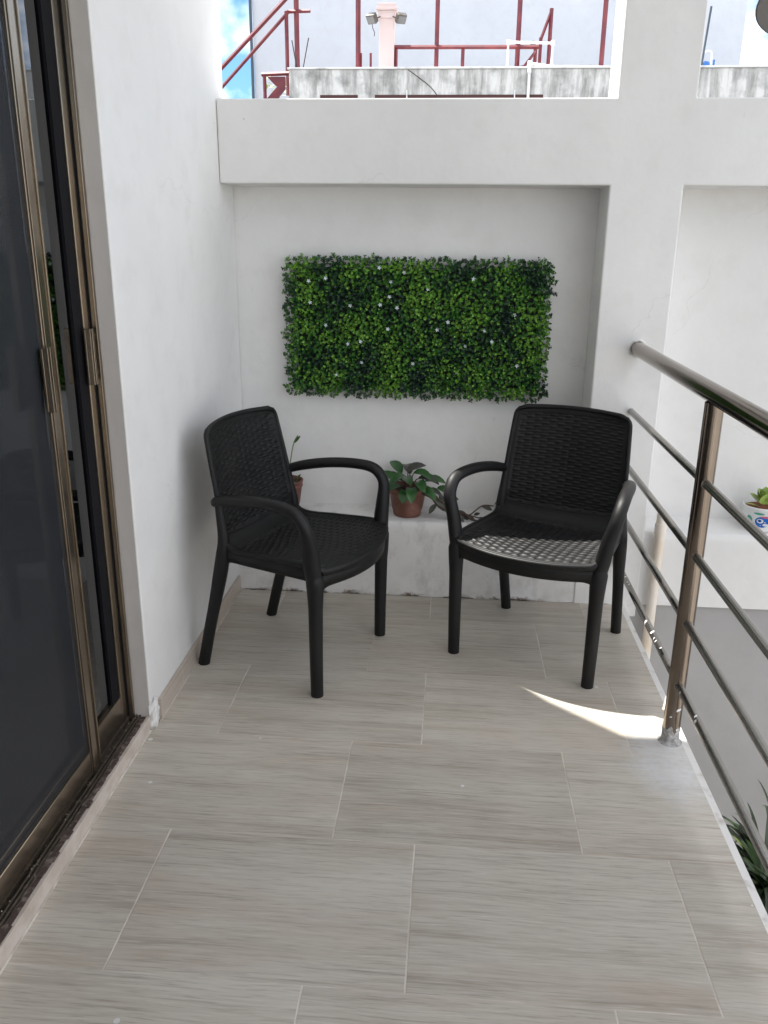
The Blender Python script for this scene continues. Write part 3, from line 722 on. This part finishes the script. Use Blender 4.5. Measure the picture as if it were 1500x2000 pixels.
# stray tufts that stick out past the edges
for k in range(60):
    s_ = random.random()
    if s_ < .35: p = (random.uniform(X0, X1), .16, Z1+random.uniform(.0, .012)); d = (random.uniform(-.4, .4), -.3, 1)
    elif s_ < .6: p = (random.uniform(X0, X1), .16, Z0-random.uniform(.0, .01)); d = (random.uniform(-.4, .4), -.3, -1)
    elif s_ < .8: p = (X0-random.uniform(0, .012), .16, random.uniform(Z0, Z1)); d = (-1, -.3, random.uniform(-.4, .4))
    else: p = (X1+random.uniform(0, .012), .16, random.uniform(Z0, Z1)); d = (1, -.3, random.uniform(-.4, .4))
    sprig(p, d, random.choice((5, 7, 9)), random.uniform(.009, .013), random.choice((0, 1, 2, 3, 1, 0)))
part(fo, 'foliage', [LEAFD, LEAFM, LEAFL, LEAFB], hp)
fl0 = None
for k, (fx, fz_) in enumerate([(.295, 1.235), (.36, 1.245), (.565, 1.285), (.61, 1.235), (.605, 1.18), (.30, 1.155), (.455, 1.145), (.635, 1.14), (.57, 1.15), (.36, 1.07),
                               (.445, 1.0), (.495, 1.01), (.60, 1.06), (.50, .93), (.70, .93), (.75, 1.21), (.79, 1.06), (.83, 1.09), (.90, 1.0), (.97, 1.06), (1.0, 1.02), (.66, 1.27), (.92, 1.25), (1.08, 1.12), (1.10, .93), (.87, .9), (.40, .88)]):
    if fl0 is None:
        m_ = MB()
        for q in range(5):
            a = q*2*math.pi/5; d = Vector((math.cos(a), -.25, math.sin(a))); sd_ = Vector((-math.sin(a), 0, math.cos(a)))
            m_.add([(0, 0, 0), tuple(d*.004-sd_*.0022), tuple(d*.0088), tuple(d*.004+sd_*.0022)], [(0, 1, 2, 3)])
        fl0 = m_.build('flower', PETAL, hp); o = fl0
    else:
        o = fl0.copy(); C.objects.link(o); o.parent = hp
    o.location = (fx-.7, .122-.2+random.uniform(-.006, .004), fz_-1.05); o.rotation_euler = (random.uniform(-.3, .3), random.uniform(0, 1), random.uniform(-.3, .3))

# ------------------------------------------------------------------ potted plants on the ledge
def pot_mesh(rt_, rb_, h):
    k = h/.13
    return [(.001, .002), (rb_*.97, .0), (rb_, .003), (rb_*1.03, .012*k), (rb_*1.02, .016*k), (rb_+.30*(rt_-rb_), .030*k), (rb_+.33*(rt_-rb_), .033*k), (rb_+.35*(rt_-rb_), .030*k+.004),
            (rb_+.80*(rt_-rb_), h-.034*k), (rt_*.985, h-.030*k), (rt_*1.01, h-.026*k), (rt_*1.01, h-.022*k), (rt_*.99, h-.019*k), (rt_*1.0, h-.008*k), (rt_*1.05, h-.005*k), (rt_*1.055, h), (rt_*.99, h+.001), (rt_*.95, h-.004), (rt_*.93, h-.02)]
ZL = .322
pp = thing('potted_plant', 'terracotta pot with broad green leaves and trailing stems, centre of the ledge', 'potted plant', (.690, .098, ZL))
MB().lathe(pot_mesh(.075, .056, .118)).build('pot', TERRA, pp)
MB().lathe([(.001, .108), (.03, .110), (.072, .104)], seg=24).build('soil', SOIL, pp)
lf = MB(); st_ = MB(); rs = random.Random(3)
spec = [(-.050, -.04, .150, 150, .3, 0), (-.03, -.05, .13, -115, .6, 0), (-.02, -.05, .165, -60, .7, 0), (.02, -.07, .13, -80, 1.2, 0), (.03, -.03, .185, -30, .9, 0), (.055, -.02, .16, -10, .8, 1), (.01, .0, .175, 100, .5, 1),
        (-.035, .0, .175, 125, .3, 0), (.0, -.08, .118, -95, 1.3, 0), (.06, -.06, .12, -40, 1.0, 0), (-.01, -.03, .17, -130, .9, 0), (.09, -.02, .15, -5, .7, 0), (.10, -.03, .11, -15, 1.2, 1), (-.03, -.02, .15, 160, .5, 0), (.045, -.05, .15, -70, 1.0, 0), (.0, -.02, .19, 40, .4, 1)]
for x, y, z, a, dr, mi in spec:
    a = R(a+rs.uniform(-12, 12)); base = Vector((x*.35, y*.3, .105)); q = Vector((x*.8, y*.8, z*.97))
    st_.tube(spline([base, base.lerp(q, .5)+Vector((0, 0, .015)), q], 4), .0022, 6)
    lf.leaf(q, (math.cos(a), math.sin(a)*.8, .55), (0, -.4, 1), rs.uniform(.078, .105), rs.uniform(.040, .050), droop=dr, fold=.35, nseg=6, mi=mi)
# trailing stems to the right
trail = [[(.03, -.02, .11), (.10, -.03, .10), (.15, -.03, .055), (.20, -.03, .03), (.28, -.04, .008), (.30, -.05, .012)],
         [(.04, -.03, .11), (.12, -.05, .085), (.17, -.05, .05), (.24, -.06, .02), (.30, -.05, .06), (.345, -.05, .062)],
         [(.02, -.04, .11), (.09, -.05, .09), (.14, -.06, .05), (.22, -.06, .035), (.255, -.07, .012), (.285, -.07, .004)],
         [(.04, -.01, .11), (.09, -.02, .11), (.12, -.02, .08), (.13, -.02, .05)]]
for tr_ in trail: st_.tube(spline(tr_, 6), .0028, 6)
for x, y, z, ax, az, L, mi in [(.10, -.04, .085, 1, -.5, .08, 1), (.14, -.05, .05, 1, -.2, .075, 1), (.12, -.05, .06, -.8, -.6, .05, 1), (.20, -.05, .035, 1, -.3, .06, 1), (.12, -.02, .12, 1, .1, .07, 0), (.15, -.04, .085, 1, .35, .06, 0), (.13, -.03, .1, .4, -.8, .045, 1),
                               (.30, -.05, .058, 1, .05, .045, 1), (.24, -.06, .015, .9, .0, .04, 1), (.27, -.05, .02, .5, .5, .03, 1), (.19, -.06, .02, .7, -.1, .05, 1)]:
    lf.leaf((x, y, z), (ax, -.25, az), (0, -.8, .6), L, L*.45, droop=.35, fold=.3, nseg=6, mi=mi)
lf.build('foliage', [HOYA, HOYAD], pp); st_.build('stem', STEM, pp)

p2 = thing('potted_plant', 'terracotta pot with thin upright stems behind the left armchair', 'potted plant', (.192, .105, ZL))
MB().lathe(pot_mesh(.066, .048, .128)).build('pot', TERRA, p2)
MB().lathe([(.001, .116), (.03, .118), (.062, .113)], seg=24).build('soil', SOIL, p2)
st_ = MB(); lf = MB()
for pts in ([(.01, 0, .11), (.02, -.01, .2), (.035, -.01, .28), (.055, -.02, .318)], [(-.01, 0, .11), (-.02, 0, .2), (-.04, 0, .26)], [(.03, -.01, .11), (.05, -.02, .135), (.05, -.03, .15)]):
    st_.tube(spline(pts, 5), .0022, 6)
for a in ((.04, -.01, .285, .5, .8, .04), (.045, -.015, .135, .4, .6, .03), (-.02, 0, .2, -.6, .7, .06), (-.04, 0, .25, -.3, 1, .05), (.0, 0, .2, -.2, .8, .06)):
    lf.leaf(a[:3], (a[3], -.1, a[4]), (0, -1, .2), a[5], a[5]*.28, droop=.2, fold=.2)
st_.build('stem', STEMG, p2); lf.build('foliage', [HOYA], p2)
p3 = thing('potted_plant', 'terracotta pot hidden behind the right armchair with narrow leaves poking out', 'potted plant', (1.16, .115, ZL))
MB().lathe(pot_mesh(.062, .046, .11)).build('pot', TERRA, p3)
MB().lathe([(.001, .098), (.03, .10), (.058, .095)], seg=24).build('soil', SOIL, p3)
lf = MB()
for a in ((-.02, -.02, .10, -.95, .42, .125), (-.01, -.02, .1, -.8, .3, .11), (.0, 0, .10, -.2, 1, .1), (.02, 0, .1, .4, .9, .1), (.02, -.02, .1, .9, .5, .1), (0, 0, .1, .1, 1, .12)):
    lf.leaf(a[:3], (a[3], -.15, a[4]), (0, -.7, .7), a[5], .019, droop=1.0, fold=.3, nseg=7)
lf.build('foliage', [HOYAD], p3)

# succulent in a painted ceramic pot on the side ledge
p4 = thing('succulent_pot', 'white glazed pot with blue painted motif holding a pale green succulent', 'potted plant', (2.088, .085, .316))
cer = [(.001, .0), (.045, .0), (.048, .006), (.060, .03), (.072, .07), (.076, .092), (.078, .098), (.076, .102), (.071, .1), (.068, .088)]
MB().lathe(cer).build('pot', CERAM, p4)
MB().lathe([(.001, .092), (.04, .093), (.069, .090)], seg=24).build('soil', SOILR, p4)
def decal(mb, th0, z0, rx, rz_, mi, lift=.0012):
    def rad(z):
        for (r0, z0_), (r1, z1_) in zip(cer[1:], cer[2:]):
            if z0_ <= z <= z1_ and z1_ > z0_: return r0+(r1-r0)*(z-z0_)/(z1_-z0_)
        return .07
    vs = [((rad(z0)+lift)*math.cos(th0), (rad(z0)+lift)*math.sin(th0), z0)]
    for k in range(20):
        a = 2*math.pi*k/20; z = z0+rz_*math.sin(a); th = th0+rx/rad(z0)*math.cos(a); r = rad(z)+lift
        vs.append((r*math.cos(th), r*math.sin(th), z))
    mb.add(vs, [(0, 1+k, 1+(k+1) % 20) for k in range(20)], mi, True)
dc = MB(); A0 = R(-108)
for dth, z, rx, rz_, mi, lf_ in ((0, .045, .026, .024, 0, .001), (-.12, .05, .012, .010, 4, .0016), (-.14, .051, .0065, .0055, 0, .0022), (-.14, .051, .003, .003, 3, .0028), (.12, .068, .016, .004, 1, .0018), (-.2, .080, .02, .0045, 2, .001), (.5, .078, .02, .004, 2, .001), (.75, .045, .02, .02, 0, .001), (.75, .047, .008, .007, 1, .0018), (-.75, .05, .012, .016, 2, .001), (.2, .035, .010, .006, 4, .0018)):
    decal(dc, A0+dth, z, rx, rz_, mi, lf_)
dc.build('painted_motif', [CBLUE, CPINK, CGREEN, CBLACK, CERAM], p4)
lf = MB(); rs = random.Random(5)
for k in range(13):
    a = k*2.4; t = k/13; L = .062-.02*t
    q = Vector((.012*math.cos(a), .012*math.sin(a), .098+.03*t))
    lf.leaf(q, (math.cos(a)*(1-.6*t), math.sin(a)*(1-.6*t), .45+.8*t), (0, 0, 1), L, L*.72, droop=-.15, fold=.3, nseg=6)
lf.leaf((-.02, -.02, .095), (-1, -.1, .35), (0, 0, 1), .062, .02, droop=.1, fold=.3)
lf.leaf((-.005, -.03, .11), (-.2, -.4, 1), (0, -1, 0), .05, .055, droop=-.1, fold=.15, nseg=7)
lf.build('foliage', [SUCC], p4)
# strap-leaved plant down in the courtyard
pl = thing('strap_leaf_plant', 'arching dark strap leaved plant below the balcony edge at right', 'plant', (1.815, -1.10, -.30))
MB().lathe([(.001, -.45), (.13, -.45), (.16, -.12), (.17, -.1), (.15, -.1), (.149, -.13), (.001, -.13)], seg=24).build('pot', TERRA, pl)
lf = MB(); rs = random.Random(11)
for k in range(340):
    a = rs.uniform(0, 2*math.pi); e = rs.uniform(-.1, 2.2); L = rs.uniform(.20, .44)*(1 if math.cos(a) > -.5 else .72)
    lf.leaf((rs.uniform(-.04, .04), rs.uniform(-.04, .04), -.14), (math.cos(a)*.75, math.sin(a)*.75, e), (math.sin(a)*.2, 0, 1), L, rs.uniform(.014, .024), droop=rs.uniform(.7, 2.2), fold=.3, nseg=14, mi=1 if rs.random() < .16 else 0)
lf.build('foliage', [PALM, PALML], pl)
MB().box(-.15, .15, -.15, .15, -2.50, -.455, .01).build('stand', WALLB, pl)

# ------------------------------------------------------------------ railing
XR = 1.523
rl = thing('railing', 'bronze tinted steel pipe railing with four rods along the open side', 'railing', (XR, -.9625, 0))
def wr(mb, name, m, par=None): return part(mb, name, m, rl)
hr = wr(MB().tube([(XR, .004, 1.018), (XR, -2.2, 1.018), (XR, -6.9, 1.018)], .0255, 32, cap=False), 'handrail', STEEL)
for z in (.7866, .5822, .3848, .1912):
    wr(MB().tube([(XR, .004, z), (XR, -3, z), (XR, -6.9, z)], .0115, 20, cap=False), 'rail', STEELD)
for i, y in enumerate((-.9625, -2.75, -4.5, -6.2)):
    po = wr(MB().tube([(XR, y, .0), (XR, y, .998)], .0245, 36, upv=(0, 1, 0)), 'post', STEEL)
    cl = MB(); vs = []; sg = 40; rs2 = random.Random(i)
    tops = [.048+.022*noise.noise(Vector((math.cos(2*math.pi*k/sg)*1.6, math.sin(2*math.pi*k/sg)*1.6, i)))*1.6 for k in range(sg)]
    for q in range(9):
        for k in range(sg):
            a = 2*math.pi*k/sg; z = tops[k]*q/8
            r = .0252+.0006*noise.noise(Vector((math.cos(a)*4, math.sin(a)*4, z*90)))+(.010*(1-q)**2 if q < 1 else 0)+(-.0012 if q == 8 else 0)
            vs.append((XR+r*math.cos(a), y+r*math.sin(a), z))
    cl.add(vs, [(q*sg+k, q*sg+(k+1) % sg, (q+1)*sg+(k+1) % sg, (q+1)*sg+k) for q in range(8) for k in range(sg)], 0, True)
    off = rl.location; cl.v = [(a-off.x, b_-off.y, c_) for a, b_, c_ in cl.v]
    cl.build('cement_collar', CEMENT, po)
# weld beads where rods meet the posts, plaster ring at the wall, paint drips
for y in (-.9625,):
    for z in (.7866, .5822, .3848, .1912):
        for sgn in (-1, 1):
            pts = [(XR+.0125*math.cos(2*math.pi*k/16), y+sgn*.0215, z+.0125*math.sin(2*math.pi*k/16)) for k in range(17)]
            wr(MB().tube(pts, .0016, 6, cap=False), 'weld', STEELD)
rs = random.Random(21)
def drip(x, y, z, r, nrm):
    ds = MB()
    n = Vector(nrm).normalized(); a = n.orthogonal().normalized(); b_ = n.cross(a); c0 = Vector((x, y, z))
    vs = [c0+n*.0009]
    for k in range(10):
        q = r*rs.uniform(.6, 1.2); vs.append(c0+a*q*math.cos(k*.628)*1.5+b_*q*math.sin(k*.628)-n*.0006)
    ds.add(vs, [(0, 1+k, 1+(k+1) % 10) for k in range(10)], 0, True)
    wr(ds, 'paint_drip', PAINTSPOT)
for (y, zc, rad) in ((-.66, .1912, .0116), (-.70, .1912, .0116), (-.72, .1912, .0116), (-.77, .1912, .0116), (-.20, .1912, .0116), (-.27, .1912, .0116), (-.25, .1912, .0116), (-.58, .1912, .0116), (-1.03, .1912, .0116), (-1.16, .1912, .0116), (-1.18, .1912, .0116)):
    an = R(rs.uniform(100, 165)); n = Vector((math.cos(an), -.1, math.sin(an)))
    drip(XR+rad*n.x, y, zc+rad*n.z, rs.uniform(.003, .0075), n)
for (an, z) in ((-70, .115), (-120, .09), (-60, .05), (-100, .03)):
    a = R(an); drip(XR+.0247*math.cos(a), -.9625+.0247*math.sin(a), z, rs.uniform(.003, .006), (math.cos(a), math.sin(a), 0))
rg = MB()
for zc, r0 in ((1.018, .03), (.7866, .013), (.5822, .013)):
    pts = [(XR+r0*math.cos(2*math.pi*k/24), .001, zc+r0*math.sin(2*math.pi*k/24)) for k in range(25)]
    rg.tube(pts, [random.uniform(.002, .006)*(1 if zc > 1 else .5) for _ in pts], 6, cap=False)
part(rg, 'railing_plaster_ring', WALLB, ew)

# ------------------------------------------------------------------ drain pipe beside the column
dp = MB().tube([(1.674, -.028, .40), (1.674, -.028, .35), (1.674, -.028, -2.8)], .019, 24, upv=(0, 1, 0)).tube([(1.674, -.028, .36), (1.674, -.028, .32)], .0225, 24, upv=(0, 1, 0))
dp.tube([(1.674, -.028, -.40), (1.674, -.028, -.45)], .0225, 24, upv=(0, 1, 0))
tag(dp.build('drain_pipe', CREAM), 'cream plastic drain pipe running down beside the white column', 'pipe')

# lamp at top right
lp = thing('hanging_lamp', 'taupe metal dome lamp at the top right corner, tilted towards the balcony', 'lamp', (1.875, -.15, 2.075))
sh = MB().lathe([(.128, .0), (.130, .003), (.122, .022), (.10, .045), (.065, .062), (.03, .070), (.024, .1), (.001, .102)], seg=40).lathe([(.126, .001), (.118, .018), (.095, .04), (.03, .056), (.001, .057)], seg=40)
s_o = sh.build('lamp_shade', SHADE, lp); s_o.rotation_euler = (R(-30), R(8), 0)
bo = MB().lathe([(.001, .0), (.02, .004), (.03, .02), (.028, .035), (.016, .052)], seg=20).build('bulb', mat('unlit_bulb', (.6, .6, .57), .3), lp); bo.rotation_euler = (R(-30), R(8), 0)
MB().tube([(0, .048, .085), (0, .05, .2), (0, .05, .77)], .006, 10).build('rod', SHADE, lp)

# ------------------------------------------------------------------ neighbouring roofs beyond the beam
nr = thing('neighbour_parapet', 'grey streaked concrete roof parapet of the neighbouring house', 'parapet', (1.5, 6.1, 2.8))
part(MB().box(-.86, 9, 6.0, 6.25, 2.76, 2.99, .006).box(-.86, -.55, 5.995, 6.2, 2.2, 2.99, .006).box(-.17, .0, 5.997, 6.2, 2.2, 2.77).box(1.66, 9, 5.997, 6.2, 2.2, 2.77), 'parapet', STAINED, nr)
part(MB().box(-.875, 9, 5.985, 6.26, 2.9905, 3.008, .004), 'cap', CAPW, nr)
part(MB().box(-.55, -.17, 6.0, 6.06, 2.0, 2.759).box(.0, 1.66, 6.0, 6.06, 2.0, 2.759), 'lintel_beam', REDD, nr)
part(MB().box(-.86, 9, 6.26, 8.6, 2.2, 2.95), 'roof_slab', CAPW, nr)
part(MB().box(-.95, -.86, 5.96, 6.3, 2.1, 2.75).box(-.86, 9, 6.061, 6.3, -2.8, 2.2), 'lower_facade', FARW, nr)
fb = thing('far_building', 'tall pale bluish grey building wall rising behind the roof terrace', 'building', (1.2, 10.5, 0))
part(MB().box(-2.11, 4.66, 10, 13, -2.8, 9), 'wall', FARW, fb)
part(MB().tube([(-2.13, 9.97, 0), (-2.13, 9.97, 9)], .022, 8), 'downpipe', DARKPIPE, fb)
# pink pillar with floodlights
pk = thing('roof_pillar', 'pale pink square pillar with moulded cap on the neighbouring roof', 'pillar', (.085, 6.4, 2.95))
MB().box(-.075, .075, -.075, .075, 0, .60, .006).build('shaft', PINK, pk)
MB().box(-.085, .085, -.085, .085, .6005, .625, .004).box(-.105, .105, -.105, .105, .6255, .655, .006).box(-.085, .085, -.085, .085, .5985, .56, .002).box(-.092, .092, -.092, .092, .6555, .69, .006).build('cap', PINK, pk)
for sx_, lab in ((-1, 'weathered floodlight on the left side of the pink roof pillar'), (1, 'weathered floodlight on the right side of the pink roof pillar')):
    f = thing('floodlight', lab, 'lamp', (.085+sx_*.145, 6.30, 3.50), R(25*sx_), 'floodlights on the pink pillar')
    h_ = MB().box(-.05, .05, -.03, .03, -.045, .045, .008).build('housing', FLOOD, f); h_.rotation_euler = (R(40), 0, 0)
    g_ = MB().box(-.04, .04, -.034, -.0305, -.035, .035).build('lens', FLOODG, f); g_.rotation_euler = (R(40), 0, 0)
    MB().tube([(-sx_*.07, .05, .02), (-sx_*.02, .03, .0), (0, .02, -.03)], .006, 8).build('bracket', RUST, f)
    if sx_ < 0: MB().tube(spline([(0, 0, -.04), (.01, 0, -.09), (.03, 0, -.13), (.025, 0, -.16)], 4), .004, 6).build('wire', RUST, f)
# red railings
def bars(name, label, segs, loc, group=None, r=.02):
    t = thing(name, label, 'railing', loc, 0, group)
    off = Vector(loc)
    for nm, a, b_, rr in segs:
        MB().tube([Vector(a)-off, Vector(b_)-off], rr, 4, upv=(0, 1, 0), smooth=False).build(nm, RED, t)
    return t
YR = 6.4
bars('metal_railing', 'low dark red metal guard rail on the roof right of the pink pillar',
     [('top_rail', (.14, YR, 3.262), (1.62, YR, 3.255), .020), ('post', (.178, YR, 2.95), (.178, YR, 3.24), .018), ('post', (.86, YR, 2.95), (.86, YR, 3.24), .018), ('post', (1.59, YR, 2.95), (1.59, YR, 3.24), .018),
      ('brace', (1.59, YR-.03, 3.21), (1.44, YR-.03, 3.02), .013), ('brace', (1.10, YR-.06, 2.99), (1.50, YR-.06, 3.075), .012)], (.178, YR, 2.95))
bars('roof_ladder', 'narrow leaning dark red metal frame beside the white pipe loop',
     [('post', (1.645, YR+.1, 2.95), (1.645, YR+.1, 3.36), .017), ('post', (1.735, YR+.1, 2.95), (1.735, YR+.1, 3.62), .02), ('strut', (1.645, YR+.1, 3.34), (1.735, YR+.1, 3.60), .015)], (1.65, YR+.1, 2.95))
for x, z1_, lab, rr in ((-.212, 6, 'tall dark red post left of the pink pillar', .026), (.592, 6, 'tall dark red post in the middle of the low guard rail', .022), (1.412, 6, 'tall dark red post crossing the white pipe loop', .024), (2.255, 6, 'tall dark red post next to the white column', .024),
                   (-.845, 6, 'tall dark red post rising at the head of the stair', .026), (-.182, 3.21, 'short dark red stub left of the pink pillar beside the tall post', .011), (-.082, 3.21, 'short dark red stub nearest the pink pillar', .012), (2.15, 3.09, 'tiny dark red stub near the right end of the parapet', .010)):
    tag(MB().tube([(x, YR+.005, 2.95), (x, YR+.005, z1_)], rr, 4, upv=(0, 1, 0), smooth=False).build('metal_post', RED), lab, 'post', 'red posts on the neighbouring roof')
# red stair with handrail
stt = thing('metal_stair', 'dark red metal stair with sloping handrails at the left end of the roof', 'stair', (-.95, 6.1, 2.7))
def ps(nm, segs, box=None):
    m_ = MB()
    for a, b_, rr in segs: m_.tube([a, b_], rr, 4, upv=(0, 1, 0), smooth=False)
    if box:
        for q in box: m_.box(*q)
    part(m_, nm, RED, stt)
ps('handrail', [((-2.1, 6.4, 2.67), (-.90, 6.4, 3.75), .022)])
ps('handrail', [((-2.1, 6.4, 2.47), (-.93, 6.4, 3.585), .018), ((-.94, 6.4, 3.59), (-.70, 6.4, 3.595), .018)])
ps('post', [((-.945, 6.38, 2.80), (-.945, 6.38, 3.59), .02)])
ps('landing', [((-1.13, 6.1, 2.73), (-1.13, 6.1, 2.965), .018), ((-1.16, 6.1, 2.965), (-.87, 6.1, 2.975), .02), ((-1.6, 6.1, 2.715), (-.95, 6.1, 2.715), .014)])
m_ = MB(); m_.add([(-1.105, 6.12, 2.945), (-.92, 6.12, 2.945), (-.92, 6.12, 2.925), (-1.00, 6.12, 2.860), (-1.02, 6.12, 2.862)], [(0, 1, 2, 3, 4)]); m_.add([(-.915, 6.10, 2.935), (-.915, 6.10, 2.83), (-1.0, 6.10, 2.735), (-1.115, 6.10, 2.735)], [(0, 1, 2, 3)])
part(m_, 'stringer', RED, stt, solid=.02)
# tiny leafy weed behind the stair
wd = MB(); rs = random.Random(4)
for k in range(60):
    d = Vector((rs.uniform(-1, .7), rs.uniform(-.6, .4), rs.uniform(-.2, 1.1)))
    wd.leaf((-1.08+rs.uniform(-.14, .1), 6.6+rs.uniform(-.1, .1), 2.84+rs.uniform(-.06, .16)), d, (0, -.5, 1), rs.uniform(.04, .08), .022, droop=.6, nseg=3, mi=0)
wd.tube([(-1.05, 6.6, 2.7), (-1.1, 6.6, 2.9), (-1.12, 6.6, 3.0)], .004, 5, mi=1)
tag(wd.build('rooftop_shrub', [leafmat('weed_leaf', (.22, .36, .06), (.40, .45, .1)), STEMG]), 'small yellow green shrub growing behind the red stair', 'plant')
# rebar rods
for x0_, x1_, z1_, lab in ((-.80, -.86, 3.29, 'thin rusty rod leaning left by the stair head'), (-.77, -.69, 3.31, 'thin rusty rod leaning right by the stair head'), (-.82, -.82, 3.16, 'thin upright rusty rod by the stair head')):
    tag(MB().tube([(x0_, 6.2, 2.95), (x1_, 6.2, z1_)], .0055, 6).build('rebar_rod', RUST), lab, 'rod', 'rebar rods by the stair')
# white pvc loops
def pvc(pts, lab, r=.014, fit=True):
    m_ = MB().tube(pts, r, 10)
    for q in pts[1:-1]: m_.lathe([(.001, -r*1.6), (r*1.35, -r*1.5), (r*1.45, 0), (r*1.35, r*1.5), (.001, r*1.6)], q, 10)
    return tag(m_.build('water_pipe', PVC), lab, 'pipe', 'white roof pipes')
pvc([(1.305, 6.2, 2.95), (1.305, 6.2, 3.26), (1.74, 6.2, 3.25), (1.74, 6.2, 3.045), (1.51, 6.0, 3.035), (1.51, 5.97, 2.96), (1.51, 5.96, 2.3)], 'white water pipe loop rising over the parapet and dropping down its face')
m_ = MB().tube([(1.75, 6.12, 3.03), (2.28, 6.12, 3.02)], .012, 8).tube([(.2, 6.13, 3.02), (1.28, 6.13, 3.02)], .006, 6)
tag(m_.build('conduit', PVC), 'white conduit lying along the top of the parapet', 'pipe')
bs = [(.32, 'thin white conduit stub under the parapet left of the loop pipe', .006), (1.38, 'thin white conduit stub beside the dropping pipe', .006)]
for x, lab, r in bs:
    tag(MB().tube([(x, 5.98, 2.3), (x, 5.98, 2.80)], r, 6).build('conduit_stub', PVC), lab, 'pipe', 'conduit stubs')
cb = MB().tube(spline([(.33, 5.975, 2.98), (.42, 5.97, 2.92), (.56, 5.97, 2.82), (.66, 5.97, 2.70)], 6), .005, 6)
tag(cb.build('cable', RUST), 'thin grey cable sagging across the streaked parapet', 'cable')
vl = MB().lathe([(.001, -.01), (.03, -.01), (.03, .004), (.012, .008), (.012, .03), (.001, .03)], (1.57, 6.5, 3.30), 10)
tag(vl.build('valve_cap', DARKPIPE), 'small dark round cap just above the pipe loop', 'valve')
# things right of the column
bt = thing('water_barrel', 'blue plastic barrel with a white pipe on the roof right of the column', 'barrel', (3.285, 6.45, 2.95))
MB().lathe([(.001, 0), (.045, 0), (.05, .02), (.048, .05), (.05, .08), (.05, .16), (.04, .172), (.001, .175)], seg=24).build('body', BLUE, bt)
MB().tube(spline([(-.025, -.02, .16), (-.025, -.02, .25), (.05, -.02, .255), (.055, -.02, .12)], 5), .007, 8).build('pipe', PVC, bt)
tag(MB().tube([(3.24, 6.4, 3.0), (3.275, 6.4, 3.6)], .011, 8).build('aerial_mast', DARKPIPE), 'thin dark mast on the roof right of the column', 'mast')
tag(MB().tube([(3.375, 6.45, 2.95), (3.375, 6.45, 3.14)], .010, 8).build('standpipe', BLUE), 'short blue standpipe beside the barrel', 'pipe')

# ------------------------------------------------------------------ buildings round the courtyard (seen in reflections)
ob = thing('courtyard_wall', 'white wall on the far side of the courtyard, reflected in the glass', 'wall', (6.3, -2, -2.8))
part(MB().box(6.0, 6.4, -12, 0.0, -2.8, 1.0), 'wall', WALL, ob)
ob2 = thing('rear_wall', 'white house wall behind the viewer across the courtyard', 'wall', (3, -9, -2.8))
part(MB().box(-3, 9, -9.3, -9.0, -2.8, 2.6), 'wall', WALL, ob2)
